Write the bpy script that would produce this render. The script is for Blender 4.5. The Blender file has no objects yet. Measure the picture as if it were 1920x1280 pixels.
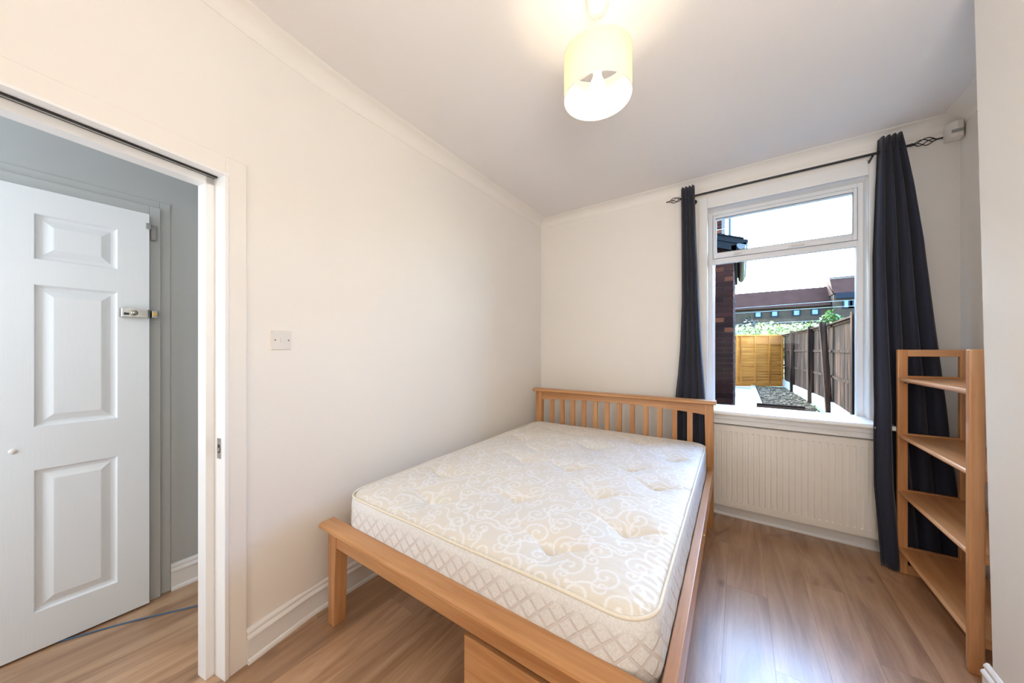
import bpy, bmesh, math, random
import numpy as np
from mathutils import Vector, Matrix, noise
PI = math.pi
R = math.radians
S = bpy.context.scene
C = bpy.context.collection
random.seed(7)

# ------------------------------------------------------------------ camera
cam_d = bpy.data.cameras.new('camera'); cam = bpy.data.objects.new('camera', cam_d); C.objects.link(cam)
S.camera = cam
cam.location = (0, 0, 1.3)
cam.rotation_euler = (R(90), 0, R(34.72))
cam_d.sensor_width = 36; cam_d.lens = 618.5 / 1920 * 36
cam_d.shift_y = 15.75 / 1920
cam_d.clip_start = 0.02; cam_d.clip_end = 400

# ------------------------------------------------------------------ view
S.view_settings.view_transform = 'Standard'
S.view_settings.look = 'None'
S.view_settings.exposure = 1.27
S.view_settings.gamma = 1.0
S.view_settings.use_curve_mapping = False
S.cycles.use_denoising = True
S.cycles.max_bounces = 10
S.cycles.diffuse_bounces = 6
S.cycles.glossy_bounces = 4
S.cycles.transmission_bounces = 8
S.cycles.transparent_max_bounces = 12
S.cycles.sample_clamp_indirect = 8
S.cycles.caustics_reflective = False
S.cycles.caustics_refractive = False

# ------------------------------------------------------------------ sky and sun
SUN_EL, SUN_DX, SUN_DY = 30.0, 0.62, -1.0      # light travels towards +X, -Y
W = bpy.data.worlds.new('world'); S.world = W; W.use_nodes = True
wn = W.node_tree.nodes; wl = W.node_tree.links
bg = wn['Background']
sky = wn.new('ShaderNodeTexSky'); sky.sky_type = 'NISHITA'; sky.sun_disc = False
sky.sun_elevation = R(SUN_EL); sky.sun_rotation = math.atan2(-SUN_DX, -SUN_DY)
sky.air_density = 1.0; sky.dust_density = 1.2; sky.ozone_density = 1.6
tint = wn.new('ShaderNodeMix'); tint.data_type = 'RGBA'; tint.blend_type = 'MULTIPLY'; tint.inputs[0].default_value = 1
wl.new(sky.outputs[0], tint.inputs[6]); tint.inputs[7].default_value = (.86, 1.0, 1.12, 1)
wl.new(tint.outputs[2], bg.inputs[0]); bg.inputs[1].default_value = 2.0
def lamp(name, kind, loc, energy, color, direction=None, **k):
    d = bpy.data.lights.new(name, kind); d.energy = energy; d.color = color
    for a, b in k.items(): setattr(d, a, b)
    o = bpy.data.objects.new(name, d); C.objects.link(o); o.location = loc
    if direction: o.rotation_euler = Vector(direction).to_track_quat('-Z', 'Y').to_euler()
    return o
_h = math.hypot(SUN_DX, SUN_DY)
lamp('sun', 'SUN', (0, 20, 20), 4.6, (1, .95, .86), (SUN_DX, SUN_DY, -math.tan(R(SUN_EL)) * _h), angle=R(.6))
# two unseen fill lights added behind the camera, and the light of the hallway
lamp('forward_fill', 'AREA', (-.2, -1.25, 1.2), 6.4, (1, .93, .80), (.0, 1, .0), shape='RECTANGLE', size=1.2, size_y=1.0)
lamp('ceiling_fill', 'AREA', (.47, -.25, 1.6), 13.5, (1, .975, .925), (-.1, .95, 1), shape='RECTANGLE', size=.75, size_y=.6)
lamp('hall_light', 'AREA', (-2.12, -1.1, 1.45), 9.5, (.80, .90, 1), (-.12, 1, -.12), shape='RECTANGLE', size=.6, size_y=1.9)
LAMP_POWER = 27

# ------------------------------------------------------------------ materials
def L(c):
    return tuple((x / 255 / 12.92 if x / 255 <= .04045 else ((x / 255 + .055) / 1.055) ** 2.4) for x in c) + (1,)
class NT:
    def __init__(s, name):
        s.m = bpy.data.materials.new(name); s.m.use_nodes = True
        s.t = s.m.node_tree; s.b = s.t.nodes['Principled BSDF']; s.out = s.t.nodes['Material Output']
    def n(s, kind, **k):
        nd = s.t.nodes.new('ShaderNode' + kind)
        for a, v in k.items():
            if a.startswith('i_'):
                nd.inputs[int(a[2:])].default_value = v
            else: setattr(nd, a, v)
        return nd
    def l(s, a, b): s.t.links.new(a, b)
    def coord(s, kind='Object', scale=(1, 1, 1), rnd=False):
        tc = s.n('TexCoord'); src = tc.outputs[kind]
        if rnd:
            oi = s.n('ObjectInfo'); mu = s.n('Math', operation='MULTIPLY', i_1=37.0); s.l(oi.outputs['Random'], mu.inputs[0])
            ad = s.n('VectorMath', operation='ADD'); s.l(src, ad.inputs[0]); s.l(mu.outputs[0], ad.inputs[1]); src = ad.outputs[0]
        mp = s.n('Mapping'); mp.inputs['Scale'].default_value = scale; s.l(src, mp.inputs[0]); return mp.outputs[0]
    def noise(s, co, sc, det=3, rough=.5, dist=0):
        x = s.n('TexNoise'); x.inputs['Scale'].default_value = sc; x.inputs['Detail'].default_value = det
        x.inputs['Roughness'].default_value = rough; x.inputs['Distortion'].default_value = dist
        s.l(co, x.inputs['Vector']); return x.outputs['Fac']
    def ramp(s, fac, stops):
        x = s.n('ValToRGB'); e = x.color_ramp.elements
        while len(e) < len(stops): e.new(.5)
        for q, (p, c) in zip(e, stops): q.position = p; q.color = c if len(c) == 4 else tuple(c) + (1,)
        s.l(fac, x.inputs[0]); return x.outputs[0]
    def mix(s, fac, a, b, mode='MIX'):
        x = s.n('Mix', data_type='RGBA', blend_type=mode)
        for v, i in ((fac, 0), (a, 6), (b, 7)):
            if hasattr(v, 'is_output') or isinstance(v, bpy.types.NodeSocket): s.l(v, x.inputs[i])
            else: x.inputs[i].default_value = v
        return x.outputs[2]
    def bump(s, h, st=.3, d=.002):
        x = s.n('Bump'); x.inputs['Strength'].default_value = st; x.inputs['Distance'].default_value = d
        s.l(h, x.inputs['Height']); s.l(x.outputs[0], s.b.inputs['Normal'])
    def base(s, c):
        if isinstance(c, bpy.types.NodeSocket): s.l(c, s.b.inputs['Base Color'])
        else: s.b.inputs['Base Color'].default_value = c
def plain(name, rgb, rough=.5, metal=0, var=.06, nscale=9, bump=0.0, bs=60):
    t = NT(name); co = t.coord('Object')
    f = t.noise(co, nscale, 3)
    a = L(rgb); lo = tuple(x * (1 - var) for x in a[:3]) + (1,); hi = tuple(min(1, x * (1 + var)) for x in a[:3]) + (1,)
    t.base(t.ramp(f, [(.3, lo), (.7, hi)]))
    t.b.inputs['Roughness'].default_value = rough; t.b.inputs['Metallic'].default_value = metal
    if bump: t.bump(t.noise(co, bs, 2), bump, .002)
    return t.m
M = {}
M['wall'] = plain('wall_paint', (236, 231.5, 225.5), .72, var=.012, nscale=2, bump=.12, bs=45)
M['ceiling'] = plain('ceiling_paint', (231, 227, 225), .8, var=.012, nscale=2, bump=.1, bs=30)
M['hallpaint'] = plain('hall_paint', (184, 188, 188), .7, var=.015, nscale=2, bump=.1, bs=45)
M['trim'] = plain('gloss_trim_paint', (238, 238, 238), .32, var=.01, bump=.04, bs=30)
M['upvc'] = plain('white_window_plastic', (232, 234, 238), .3, var=.01)
M['seal'] = plain('grey_seal', (70, 74, 80), .6)
M['radiator'] = plain('radiator_enamel', (236, 231, 224), .35, var=.012)
M['black'] = plain('black_metal', (22, 23, 28), .42)
M['dark'] = plain('dark_gap', (25, 20, 16), .8)
M['white_plastic'] = plain('white_plastic', (226, 221, 215), .35, var=.01)
M['grey_plastic'] = plain('grey_plastic', (150, 150, 150), .4)
M['chrome'] = plain('brushed_chrome', (176, 176, 172), .25, metal=1, var=.05, nscale=50)
M['brass'] = plain('brass', (205, 160, 60), .35, metal=.6)
M['cable'] = plain('blue_grey_cable', (62, 98, 132), .5)
M['screw'] = plain('dark_screw', (90, 80, 70), .4, metal=.6)
M['button'] = plain('tuft_thread', (205, 198, 186), .8)
def door_mat():
    t = NT('grained_door_paint'); t.base(L((226, 231, 235)))
    co = t.coord('Object', (1, 90, 5)); t.b.inputs['Roughness'].default_value = .38
    t.bump(t.noise(co, 2.0, 4), .25, .001); return t.m
M['door'] = door_mat()
def wood(name, light, mid, dk, axis, rough=.34, sc=7):
    t = NT(name); s = [sc * 2.2] * 3; s[axis] = sc * .16
    co = t.coord('Object', tuple(s), rnd=True)
    f = t.noise(co, 1.0, 5, .6, .6)
    s2 = [sc * 16] * 3; s2[axis] = sc * .5
    f2 = t.noise(t.coord('Object', tuple(s2), rnd=True), 1.0, 3, .5)
    c = t.ramp(f, [(.28, L(dk)), (.5, L(mid)), (.72, L(light))])
    c2 = t.ramp(f2, [(.35, (.86, .83, .8, 1)), (.65, (1, 1, 1, 1))])
    t.base(t.mix(.7, c, c2, 'MULTIPLY')); t.b.inputs['Roughness'].default_value = rough
    t.bump(f2, .08, .001); return t.m
for ax, nm in enumerate('xyz'):
    M['bed_' + nm] = wood('bed_wood_' + nm, (210, 160, 112), (194, 142, 94), (172, 117, 72), ax)
    M['shelf_' + nm] = wood('shelf_wood_' + nm, (214, 164, 118), (200, 146, 98), (182, 124, 78), ax, .3)
    M['pine_' + nm] = wood('new_fence_wood_' + nm, (192, 124, 54), (176, 106, 42), (124, 68, 26), ax, .7, 4)
    M['old_' + nm] = wood('weathered_fence_wood_' + nm, (104, 76, 58), (44, 30, 22), (16, 11, 9), ax, .85, 5)
def floor_mat():
    t = NT('oak_floor_planks'); oi = t.n('ObjectInfo')
    co = t.coord('Object', (9, .9, 9), rnd=True)
    f = t.noise(co, 1.0, 6, .62, 1.4)
    fine = t.noise(t.coord('Object', (80, 3, 80), rnd=True), 1.0, 3, .6)
    c = t.ramp(f, [(.26, L((140, 106, 80))), (.45, L((180, 140, 106))), (.62, L((202, 164, 130))), (.8, L((216, 186, 156)))])
    c = t.mix(.6, c, t.ramp(fine, [(.3, (.80, .78, .76, 1)), (.7, (1, 1, 1, 1))]), 'MULTIPLY')
    # knots
    v = t.n('TexVoronoi'); v.inputs['Scale'].default_value = 1.0
    t.l(t.coord('Object', (5.5, 2.6, 5.5), rnd=True), v.inputs['Vector'])
    kn = t.ramp(v.outputs['Distance'], [(.03, (.42, .34, .30, 1)), (.13, (1, 1, 1, 1))])
    c = t.mix(.8, c, kn, 'MULTIPLY')
    tone = t.ramp(oi.outputs['Random'], [(0, (.76, .75, .74, 1)), (.5, (.95, .94, .93, 1)), (1, (1.12, 1.12, 1.12, 1))])
    c = t.mix(1.0, c, tone, 'MULTIPLY'); t.base(c)
    t.b.inputs['Roughness'].default_value = .33; t.b.inputs['Specular IOR Level'].default_value = .9; t.b.inputs['Coat Weight'].default_value = .35; t.b.inputs['Coat Roughness'].default_value = .3
    t.bump(fine, .1, .0006); return t.m
M['floor'] = floor_mat()
def curtain_mat():
    t = NT('navy_curtain_cloth'); co = t.coord('Object', (1, 1, 1))
    f = t.noise(co, 300, 2); t.base(t.ramp(f, [(.3, L((24, 28, 46))), (.7, L((33, 37, 57)))]))
    t.b.inputs['Roughness'].default_value = .8
    t.b.inputs['Sheen Weight'].default_value = .15
    t.bump(f, .15, .0006); return t.m
M['curtain'] = curtain_mat()
def glass_mat():
    t = NT('window_glass'); t.t.nodes.remove(t.b)
    tr = t.n('BsdfTransparent'); tr.inputs[0].default_value = (.97, .985, .98, 1)
    gl = t.n('BsdfGlossy'); gl.inputs['Roughness'].default_value = .02
    fr = t.n('Fresnel'); fr.inputs[0].default_value = 1.10
    mx = t.n('MixShader'); t.l(fr.outputs[0], mx.inputs[0]); t.l(tr.outputs[0], mx.inputs[1]); t.l(gl.outputs[0], mx.inputs[2])
    t.l(mx.outputs[0], t.out.inputs[0]); return t.m
M['glass'] = glass_mat()
def shade_mat():
    t = NT('cream_lampshade_fabric'); t.t.nodes.remove(t.b)
    co = t.coord('Object', (1, 1, 1)); f = t.noise(co, 220, 2)
    c = t.ramp(f, [(.3, L((226, 217, 184))), (.7, L((234, 226, 196)))])
    d = t.n('BsdfDiffuse'); tl = t.n('BsdfTranslucent'); t.l(c, d.inputs[0]); t.l(c, tl.inputs[0])
    mx = t.n('MixShader'); mx.inputs[0].default_value = .19
    t.l(d.outputs[0], mx.inputs[1]); t.l(tl.outputs[0], mx.inputs[2]); t.l(mx.outputs[0], t.out.inputs[0]); return t.m
M['shade'] = shade_mat()
def emit(name, rgb, st):
    t = NT(name); t.base(L(rgb)); t.b.inputs['Emission Color'].default_value = L(rgb); t.b.inputs['Emission Strength'].default_value = st; return t.m
M['bulb'] = emit('glowing_bulb', (255, 236, 190), 14)
def damask():
    t = NT('mattress_damask'); at = t.n('Attribute', attribute_name='pattern')
    co = t.coord('Object'); f = t.noise(co, 260, 2)
    bg_ = t.ramp(f, [(.3, L((215, 209, 198))), (.7, L((221, 215, 205)))])
    c = t.mix(at.outputs['Fac'], bg_, L((231, 231, 231))); t.base(c)
    r = t.n('MapRange'); r.inputs['To Min'].default_value = .62; r.inputs['To Max'].default_value = .38
    t.l(at.outputs['Fac'], r.inputs['Value']); t.l(r.outputs[0], t.b.inputs['Roughness'])
    t.b.inputs['Sheen Weight'].default_value = .2
    t.bump(at.outputs['Fac'], .25, .0015); return t.m
M['damask'] = damask()
def quilt():
    t = NT('mattress_side_quilt'); uv = t.n('UVMap'); sp = t.n('SeparateXYZ'); t.l(uv.outputs[0], sp.inputs[0])
    def line(sign):
        a = t.n('Math', operation='MULTIPLY', i_1=sign * 15.5); t.l(sp.outputs[1], a.inputs[0])
        b = t.n('Math', operation='MULTIPLY_ADD', i_1=15.5); t.l(sp.outputs[0], b.inputs[0]); t.l(a.outputs[0], b.inputs[2])
        pp = t.n('Math', operation='PINGPONG', i_1=.5); t.l(b.outputs[0], pp.inputs[0]); return pp.outputs[0]
    l1, l2 = line(1.0), line(-1.0)
    mn = t.n('Math', operation='MINIMUM'); t.l(l1, mn.inputs[0]); t.l(l2, mn.inputs[1])
    # the lattice fades out towards the top border of the side
    msk = t.ramp(sp.outputs[1], [(.095, (1, 1, 1, 1)), (.125, (0, 0, 0, 1))])
    lat = t.ramp(mn.outputs[0], [(.07, (1, 1, 1, 1)), (.12, (0, 0, 0, 1))])
    lm = t.mix(1.0, lat, msk, 'MULTIPLY')
    f = t.noise(t.coord('Object'), 160, 2)
    c = t.ramp(f, [(.3, L((216, 217, 218))), (.7, L((234, 234, 234)))])
    c = t.mix(lm, c, L((214, 209, 207))); t.base(c)
    t.b.inputs['Roughness'].default_value = .75
    vor = t.n('TexVoronoi'); vor.inputs['Scale'].default_value = 26; t.l(t.coord('Object'), vor.inputs['Vector'])
    ad = t.n('Math', operation='SUBTRACT'); t.l(vor.outputs['Distance'], ad.inputs[0])
    bw = t.n('RGBToBW'); t.l(lm, bw.inputs[0]); t.l(bw.outputs[0], ad.inputs[1])
    t.bump(ad.outputs[0], .5, .004); return t.m
M['quilt'] = quilt()
M['piping'] = plain('mattress_piping', (228, 220, 204), .6, var=.04, nscale=90, bump=.3, bs=200)
def brick_mat():
    t = NT('dark_red_brick'); oi = t.n('ObjectInfo')
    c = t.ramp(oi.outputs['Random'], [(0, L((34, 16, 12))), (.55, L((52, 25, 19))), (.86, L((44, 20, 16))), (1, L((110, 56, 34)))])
    f = t.noise(t.coord('Object', rnd=True), 30, 4)
    t.base(t.mix(.7, c, t.ramp(f, [(.3, (.6, .6, .6, 1)), (.7, (1, 1, 1, 1))]), 'MULTIPLY')); t.b.inputs['Roughness'].default_value = .9
    t.bump(f, .4, .004); return t.m
M['brick'] = brick_mat()
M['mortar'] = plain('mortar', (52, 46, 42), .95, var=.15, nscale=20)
M['slate'] = plain('dark_slate', (15, 16, 20), .6, var=.2, nscale=12)
M['gutter'] = plain('black_gutter', (10, 11, 13), .35)
M['patio'] = plain('pale_patio_slab', (150, 142, 128), .9, var=.08, nscale=6, bump=.2, bs=30)
M['soil'] = plain('garden_soil', (60, 48, 38), .95, var=.35, nscale=14, bump=.5, bs=20)
M['clod'] = plain('dry_clods', (104, 88, 68), .95, var=.35, nscale=5)
M['concrete'] = plain('pale_concrete', (170, 164, 152), .9, var=.1, nscale=8)
M['blue_white'] = plain('painted_render', (196, 208, 228), .8, var=.04)
M['farbrick'] = plain('brown_terrace_brick', (50, 41, 34), .95, var=.2, nscale=1.2)
M['farroof'] = plain('red_brown_roof_tiles', (54, 33, 26), .9, var=.16, nscale=1.0)
M['farframe'] = plain('dark_window_frame', (14, 18, 28), .5)
M['farpane'] = plain('pale_window_blind', (84, 100, 116), .3, var=.2, nscale=3)
M['grass'] = plain('rough_ground', (120, 128, 84), .95, var=.3, nscale=2)
def leaf_mat(name, a, b):
    t = NT(name); oi = t.n('NewGeometry'); c = t.ramp(oi.outputs['Random Per Island'], [(0, L(a)), (1, L(b))]); t.base(c)
    t.b.inputs['Roughness'].default_value = .5; t.b.inputs['Transmission Weight'].default_value = 0; return t.m
M['leaf_pale'] = leaf_mat('variegated_leaves', (96, 116, 34), (214, 212, 150))
M['leaf_green'] = leaf_mat('green_leaves', (40, 62, 20), (92, 118, 46))
M['leaf_dark'] = leaf_mat('dark_leaves', (8, 16, 10), (18, 30, 16))
for k_ in ('brick', 'mortar', 'slate', 'soil', 'clod', 'concrete', 'farbrick', 'farroof', 'patio', 'old_x', 'old_y', 'old_z', 'pine_x', 'pine_y', 'pine_z', 'farpane', 'farframe'):
    M[k_].node_tree.nodes['Principled BSDF'].inputs['Specular IOR Level'].default_value = .08
M['wire'] = plain('overhead_wire', (150, 158, 160), .5)

# ------------------------------------------------------------------ mesh helpers
I4 = Matrix.Identity(4)
class MB:
    def __init__(s, T=I4): s.v = []; s.f = []; s.T = T; s.sm = []
    def add(s, vs, fs, smooth=False):
        n = len(s.v); s.v += [tuple(s.T @ Vector(p)) for p in vs]
        s.f += [tuple(i + n for i in f) for f in fs]; s.sm += [smooth] * len(fs); return s
    def box(s, a, b, M_=None):
        x0, x1 = sorted((a[0], b[0])); y0, y1 = sorted((a[1], b[1])); z0, z1 = sorted((a[2], b[2]))
        vs = [(x, y, z) for z in (z0, z1) for y in (y0, y1) for x in (x0, x1)]
        if M_ is not None: vs = [tuple(M_ @ Vector(p)) for p in vs]
        return s.add(vs, [(0, 2, 3, 1), (4, 5, 7, 6), (0, 1, 5, 4), (2, 6, 7, 3), (0, 4, 6, 2), (1, 3, 7, 5)])
    def prism(s, prof, axis, a, b, smooth=False):
        # prof: closed 2D polygon in the two other axes (cyclic order), extruded a..b along axis
        n = len(prof); vs = []
        for t in (a, b):
            for p, q in prof:
                vs.append({0: (t, p, q), 1: (p, t, q), 2: (p, q, t)}[axis])
        fs = [(i, (i + 1) % n, n + (i + 1) % n, n + i) for i in range(n)]
        s.add(vs, fs, smooth); s.add(vs, [tuple(range(n)), tuple(range(2 * n - 1, n - 1, -1))]); return s
    def tube(s, pts, r, seg=8, cap=True, closed=False):
        pts = [Vector(p) for p in pts]; n = len(pts); rr = r if hasattr(r, '__len__') else [r] * n
        rings = []; up = None
        for i, p in enumerate(pts):
            if closed: t = pts[(i + 1) % n] - pts[i - 1]
            else: t = pts[min(i + 1, n - 1)] - pts[max(i - 1, 0)]
            t.normalize()
            if up is None: up = Vector((0, 0, 1)) if abs(t.z) < .9 else Vector((1, 0, 0))
            a = t.cross(up).normalized(); b = a.cross(t).normalized(); up = b
            rings.append([p + a * math.cos(2 * PI * k / seg) * rr[i] + b * math.sin(2 * PI * k / seg) * rr[i] for k in range(seg)])
        vs = [q for r_ in rings for q in r_]; fs = []
        for i in range(n if closed else n - 1):
            j = (i + 1) % n
            fs += [(i * seg + k, i * seg + (k + 1) % seg, j * seg + (k + 1) % seg, j * seg + k) for k in range(seg)]
        s.add(vs, fs, True)
        if cap and not closed: s.add([tuple(q) for q in rings[0]], [tuple(range(seg - 1, -1, -1))]); s.add([tuple(q) for q in rings[-1]], [tuple(range(seg))])
        return s
    def lathe(s, prof, c=(0, 0, 0), seg=32, caps=False):
        n = len(prof); vs = []; fs = []
        for k in range(seg):
            a = 2 * PI * k / seg
            vs += [(c[0] + r * math.cos(a), c[1] + r * math.sin(a), c[2] + z) for r, z in prof]
        for k in range(seg):
            j = (k + 1) % seg
            fs += [(k * n + i, j * n + i, j * n + i + 1, k * n + i + 1) for i in range(n - 1)]
        return s.add(vs, fs, True)
    def mesh(s, name):
        me = bpy.data.meshes.new(name); me.from_pydata(s.v, [], s.f)
        me.polygons.foreach_set('use_smooth', s.sm); me.update()
        bm = bmesh.new(); bm.from_mesh(me); bmesh.ops.recalc_face_normals(bm, faces=bm.faces); bm.to_mesh(me); bm.free()
        return me
    def build(s, name, mat, parent=None, bevel=0, seg=2, loc=None):
        me = s.mesh(name); me.materials.append(M[mat] if isinstance(mat, str) else mat)
        o = bpy.data.objects.new(name, me); C.objects.link(o)
        if parent: o.parent = parent
        if loc: o.location = loc
        if bevel:
            m = o.modifiers.new('bevel', 'BEVEL'); m.width = bevel; m.segments = seg; m.limit_method = 'ANGLE'; m.angle_limit = R(40)
            m.harden_normals = False
        return o
def tag(o, label=None, cat=None, group=None, kind=None):
    for k, v in (('label', label), ('category', cat), ('group', group), ('kind', kind)):
        if v: o[k] = v
    return o
def empty(name, loc=(0, 0, 0), rz=0):
    o = bpy.data.objects.new(name, None); C.objects.link(o); o.location = loc; o.rotation_euler = (0, 0, rz); o.empty_display_size = .1
    return o
def copy(o, parent=None, loc=None):
    c = o.copy(); C.objects.link(c); c.parent = parent
    if loc is not None: c.location = loc
    return c
def cube(a, b): return MB().box(a, b)
def frame_T(origin, ex, ey):
    ex = Vector(ex).normalized(); ey = Vector(ey).normalized(); ez = Vector((0, 0, 1))
    m = Matrix((ex, ey, ez)).transposed().to_4x4(); m.translation = Vector(origin); return m

# ================================================================== ROOM SHELL
CZ = 2.68
YW = 3.113
BEND = (-1.741, .775); FARL = (-1.775, YW)
XR = 1.068
# ---- floor with its planks
fl = tag(MB().box((-2.75, -1.7, -.12), (1.25, 3.25, -.012)).build('floor', 'dark'), kind='structure')
PW, PLN = .18, 1.22
plank_me = cube((0, 0, -.012), (PW - .0006, PLN - .0006, 0)).mesh('plank'); plank_me.materials.append(M['floor'])
k = 0
row = 0
x = -.064 - 15 * PW
offs = {}
while x < XR + .05:
    y = -1.75 - (row * .47 % PLN)
    while y < 3.12:
        o = bpy.data.objects.new('plank', plank_me); C.objects.link(o); o.parent = fl; o.location = (x, y, 0)
        mx = min(1.0, (3.17 - y) / PLN)
        if mx < 1: o.scale = (1, mx, 1)
        y += PLN
    x += PW; row += 1
# ---- ceiling
tag(cube((-2.75, -1.7, CZ), (1.25, 3.25, CZ + .1)).build('ceiling', 'ceiling'), kind='structure')
# ---- wall with the window (far side)
WX0, WX1, WZ0, WZ1 = -.221, .691, .82, 2.448
w = MB()
w.box((FARL[0] - .2, YW, 0), (WX0, YW + .25, CZ)); w.box((WX1, YW, 0), (1.25, YW + .25, CZ))
w.box((WX0, YW, 0), (WX1, YW + .25, WZ0)); w.box((WX0, YW, WZ1), (WX1, YW + .25, CZ))
tag(w.build('wall_far', 'wall'), kind='structure')
# plaster surround of the window, slightly proud
w = MB(); SX0, SX1, SZ = -.284, .745, 2.54
w.box((SX0, YW - .008, .82), (WX0 - .0, YW + .01, SZ)); w.box((WX1, YW - .008, .82), (SX1, YW + .01, SZ)); w.box((WX0, YW - .008, WZ1), (WX1, YW + .01, SZ))
tag(w.build('trim_1', 'trim', bevel=.004), kind='structure')
# ---- left wall, far section (behind the bed)
d = Vector((FARL[0] - BEND[0], FARL[1] - BEND[1], 0)); LL = d.length
TL = frame_T((BEND[0], BEND[1], 0), d, (d.y, -d.x, 0))       # local x along wall, local y towards the room
TL = frame_T((BEND[0], BEND[1], 0), d, (1, 0, 0)) if False else TL
# the wall turns softly between the doorway and the bed
e = Vector((.186, -.9826, 0)); n_ = Vector((.9826, .186, 0))
TD = frame_T((BEND[0], BEND[1], 0), e, n_)                    # local x towards the camera, local y into the room
B3 = Vector((BEND[0], BEND[1], 0)); dn = d.normalized()
def bend_path(ra, rb, end_a, end_b, n=10):
    pa_, pb_ = B3 + e * ra, B3 + dn * rb; pts = []
    if end_a > ra: pts.append(B3 + e * end_a)
    for i in range(n + 1):
        t = i / n; pts.append(pa_ * (1 - t) ** 2 + B3 * 2 * t * (1 - t) + pb_ * t * t)
    pts.append(B3 + dn * end_b); return pts
def sweep(w, prof, path, smooth=False, closed=True):
    n = len(prof); rings = []
    for i, p in enumerate(path):
        t = (path[min(i + 1, len(path) - 1)] - path[max(i - 1, 0)]).normalized(); nr = Vector((t.y, -t.x, 0))
        rings += [tuple(p + nr * a + Vector((0, 0, z))) for a, z in prof]
    fs = []
    for j in range(len(path) - 1):
        fs += [(j * n + i, j * n + (i + 1) % n, (j + 1) * n + (i + 1) % n, (j + 1) * n + i) for i in range(n if closed else n - 1)]
    w.add(rings, fs, smooth)
    if closed: w.add(rings[:n], [tuple(range(n))]); w.add(rings[-n:], [tuple(range(n))])
    return w
S0, S1, DH = .363, 1.15, 1.985
w = MB(); pth = bend_path(.26, .26, 0, LL, 14)
sweep(w, [(0, 0), (0, CZ)], pth, True, False); sweep(w, [(-.115, CZ), (-.115, 0)], pth, True, False)
tag(w.build('wall_left', 'wall'), kind='structure')
# ---- left wall, section with the doorway
w = MB(TD)
w.box((.26, -.115, 0), (S0 - .01, 0, CZ)); w.box((S1 + .01, -.115, 0), (2.6, 0, CZ)); w.box((S0 - .01, -.115, DH + .01), (S1 + .01, 0, CZ))
tag(w.build('wall_doorway', 'wall'), kind='structure')
# architrave
w = MB(TD); AW = .07
w.box((S0 - .008 - AW, 0, 0), (S0 - .008, .011, DH + .008 + AW)); w.box((S1 + .008, 0, 0), (S1 + .008 + AW, .011, DH + .008 + AW)); w.box((S0 - .008, 0, DH + .008), (S1 + .008, .011, DH + .008 + AW))
tag(w.build('trim_2', 'wall', bevel=.003), kind='structure')
# door lining of the pocket door: jambs, head, stop and the metal track
dr = tag(empty('door_1'), kind='structure')
w = MB(TD)
w.box((S0 - .014, -.118, 0), (S0, .015, DH)); w.box((S1, -.118, 0), (S1 + .014, .015, DH)); w.box((S0 - .014, -.118, DH), (S1 + .014, .015, DH + .012))
w.build('door_lining', 'trim', dr, bevel=.0015)
w = MB(TD)
w.box((S0, -.118, 0), (S0 + .028, -.06, DH)); w.box((S1 - .028, -.118, 0), (S1, -.06, DH)); w.box((S0, -.118, DH - .03), (S1, -.06, DH))
w.build('door_stop', 'trim', dr, bevel=.0015)
w = MB(TD); w.box((S0 + .004, -.034, DH - .0045), (S1, -.0285, DH)); w.box((S0 + .004, -.052, DH - .0045), (S1, -.042, DH)); w.build('track_slot', 'black', dr)
w = MB(TD); w.box((S0 + .004, -.042, DH - .006), (S1, -.034, DH)); tag(w.build('track_rail', 'chrome', dr), 'bright metal sliding door track')
w = MB(TD); w.box((S0, -.036, .87), (S0 + .002, -.012, .95)); kp = w.build('strike_plate', 'chrome', dr)
w = MB(TD); w.box((S0 + .001, -.03, .893), (S0 + .003, -.019, .925)); w.build('keyhole_slot', 'black', kp)
w = MB(TD); w.box((S0 + .001, -.019, .90), (S0 + .010, -.016, .915)); w.build('catch', 'chrome', kp)
# ---- right wall, chimney breast, near wall
tag(cube((XR, -1.7, 0), (XR + .15, YW + .2, CZ)).build('wall_right', 'wall'), kind='structure')
PX, PY = .756, 1.985
vs = [(PX, -.35, 0), (XR + .02, -.35, 0), (XR + .02, PY, 0), (PX, PY, 0), (PX - .045, -.35, CZ), (XR + .02, -.35, CZ), (XR + .02, PY, CZ), (PX - .045, PY, CZ)]
w = MB(); w.add(vs, [(0, 1, 2, 3), (4, 5, 6, 7), (0, 1, 5, 4), (1, 2, 6, 5), (2, 3, 7, 6), (3, 0, 4, 7)])
tag(w.build('wall_chimney_breast', 'wall', bevel=.004), kind='structure')
tag(cube((-2.75, -1.75, 0), (1.25, -1.6, CZ)).build('wall_near', 'wall'), kind='structure')
# ---- hall
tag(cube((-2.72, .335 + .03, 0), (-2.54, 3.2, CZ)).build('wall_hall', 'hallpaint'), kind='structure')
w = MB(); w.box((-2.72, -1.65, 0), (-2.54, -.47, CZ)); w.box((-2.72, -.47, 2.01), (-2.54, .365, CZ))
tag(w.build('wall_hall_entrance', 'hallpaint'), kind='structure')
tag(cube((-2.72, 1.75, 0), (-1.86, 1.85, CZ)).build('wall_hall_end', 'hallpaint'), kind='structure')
tag(cube((-2.80, -1.7, -.1), (-2.73, 3.2, CZ)).build('light_stop_panel', 'hallpaint'), kind='structure')  # unseen panel added behind the hall door to stop sky light leaking in
# frame of the hall door (flat casing, painted over)
w = MB(); w.box((-2.60, .335, 0), (-2.515, .375, 2.045)); w.box((-2.60, -.44, 2.0), (-2.515, .335, 2.045)); w.box((-2.60, -.48, 0), (-2.515, -.44, 2.045))
tag(w.build('trim_3', 'hallpaint', bevel=.003), kind='structure')
w = MB(); w.box((-2.541, .375, 0), (-2.534, .415, 2.085)); w.box((-2.541, -.5, 2.045), (-2.534, .375, 2.085))
tag(w.build('trim_4', 'hallpaint', bevel=.003), kind='structure')
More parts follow.
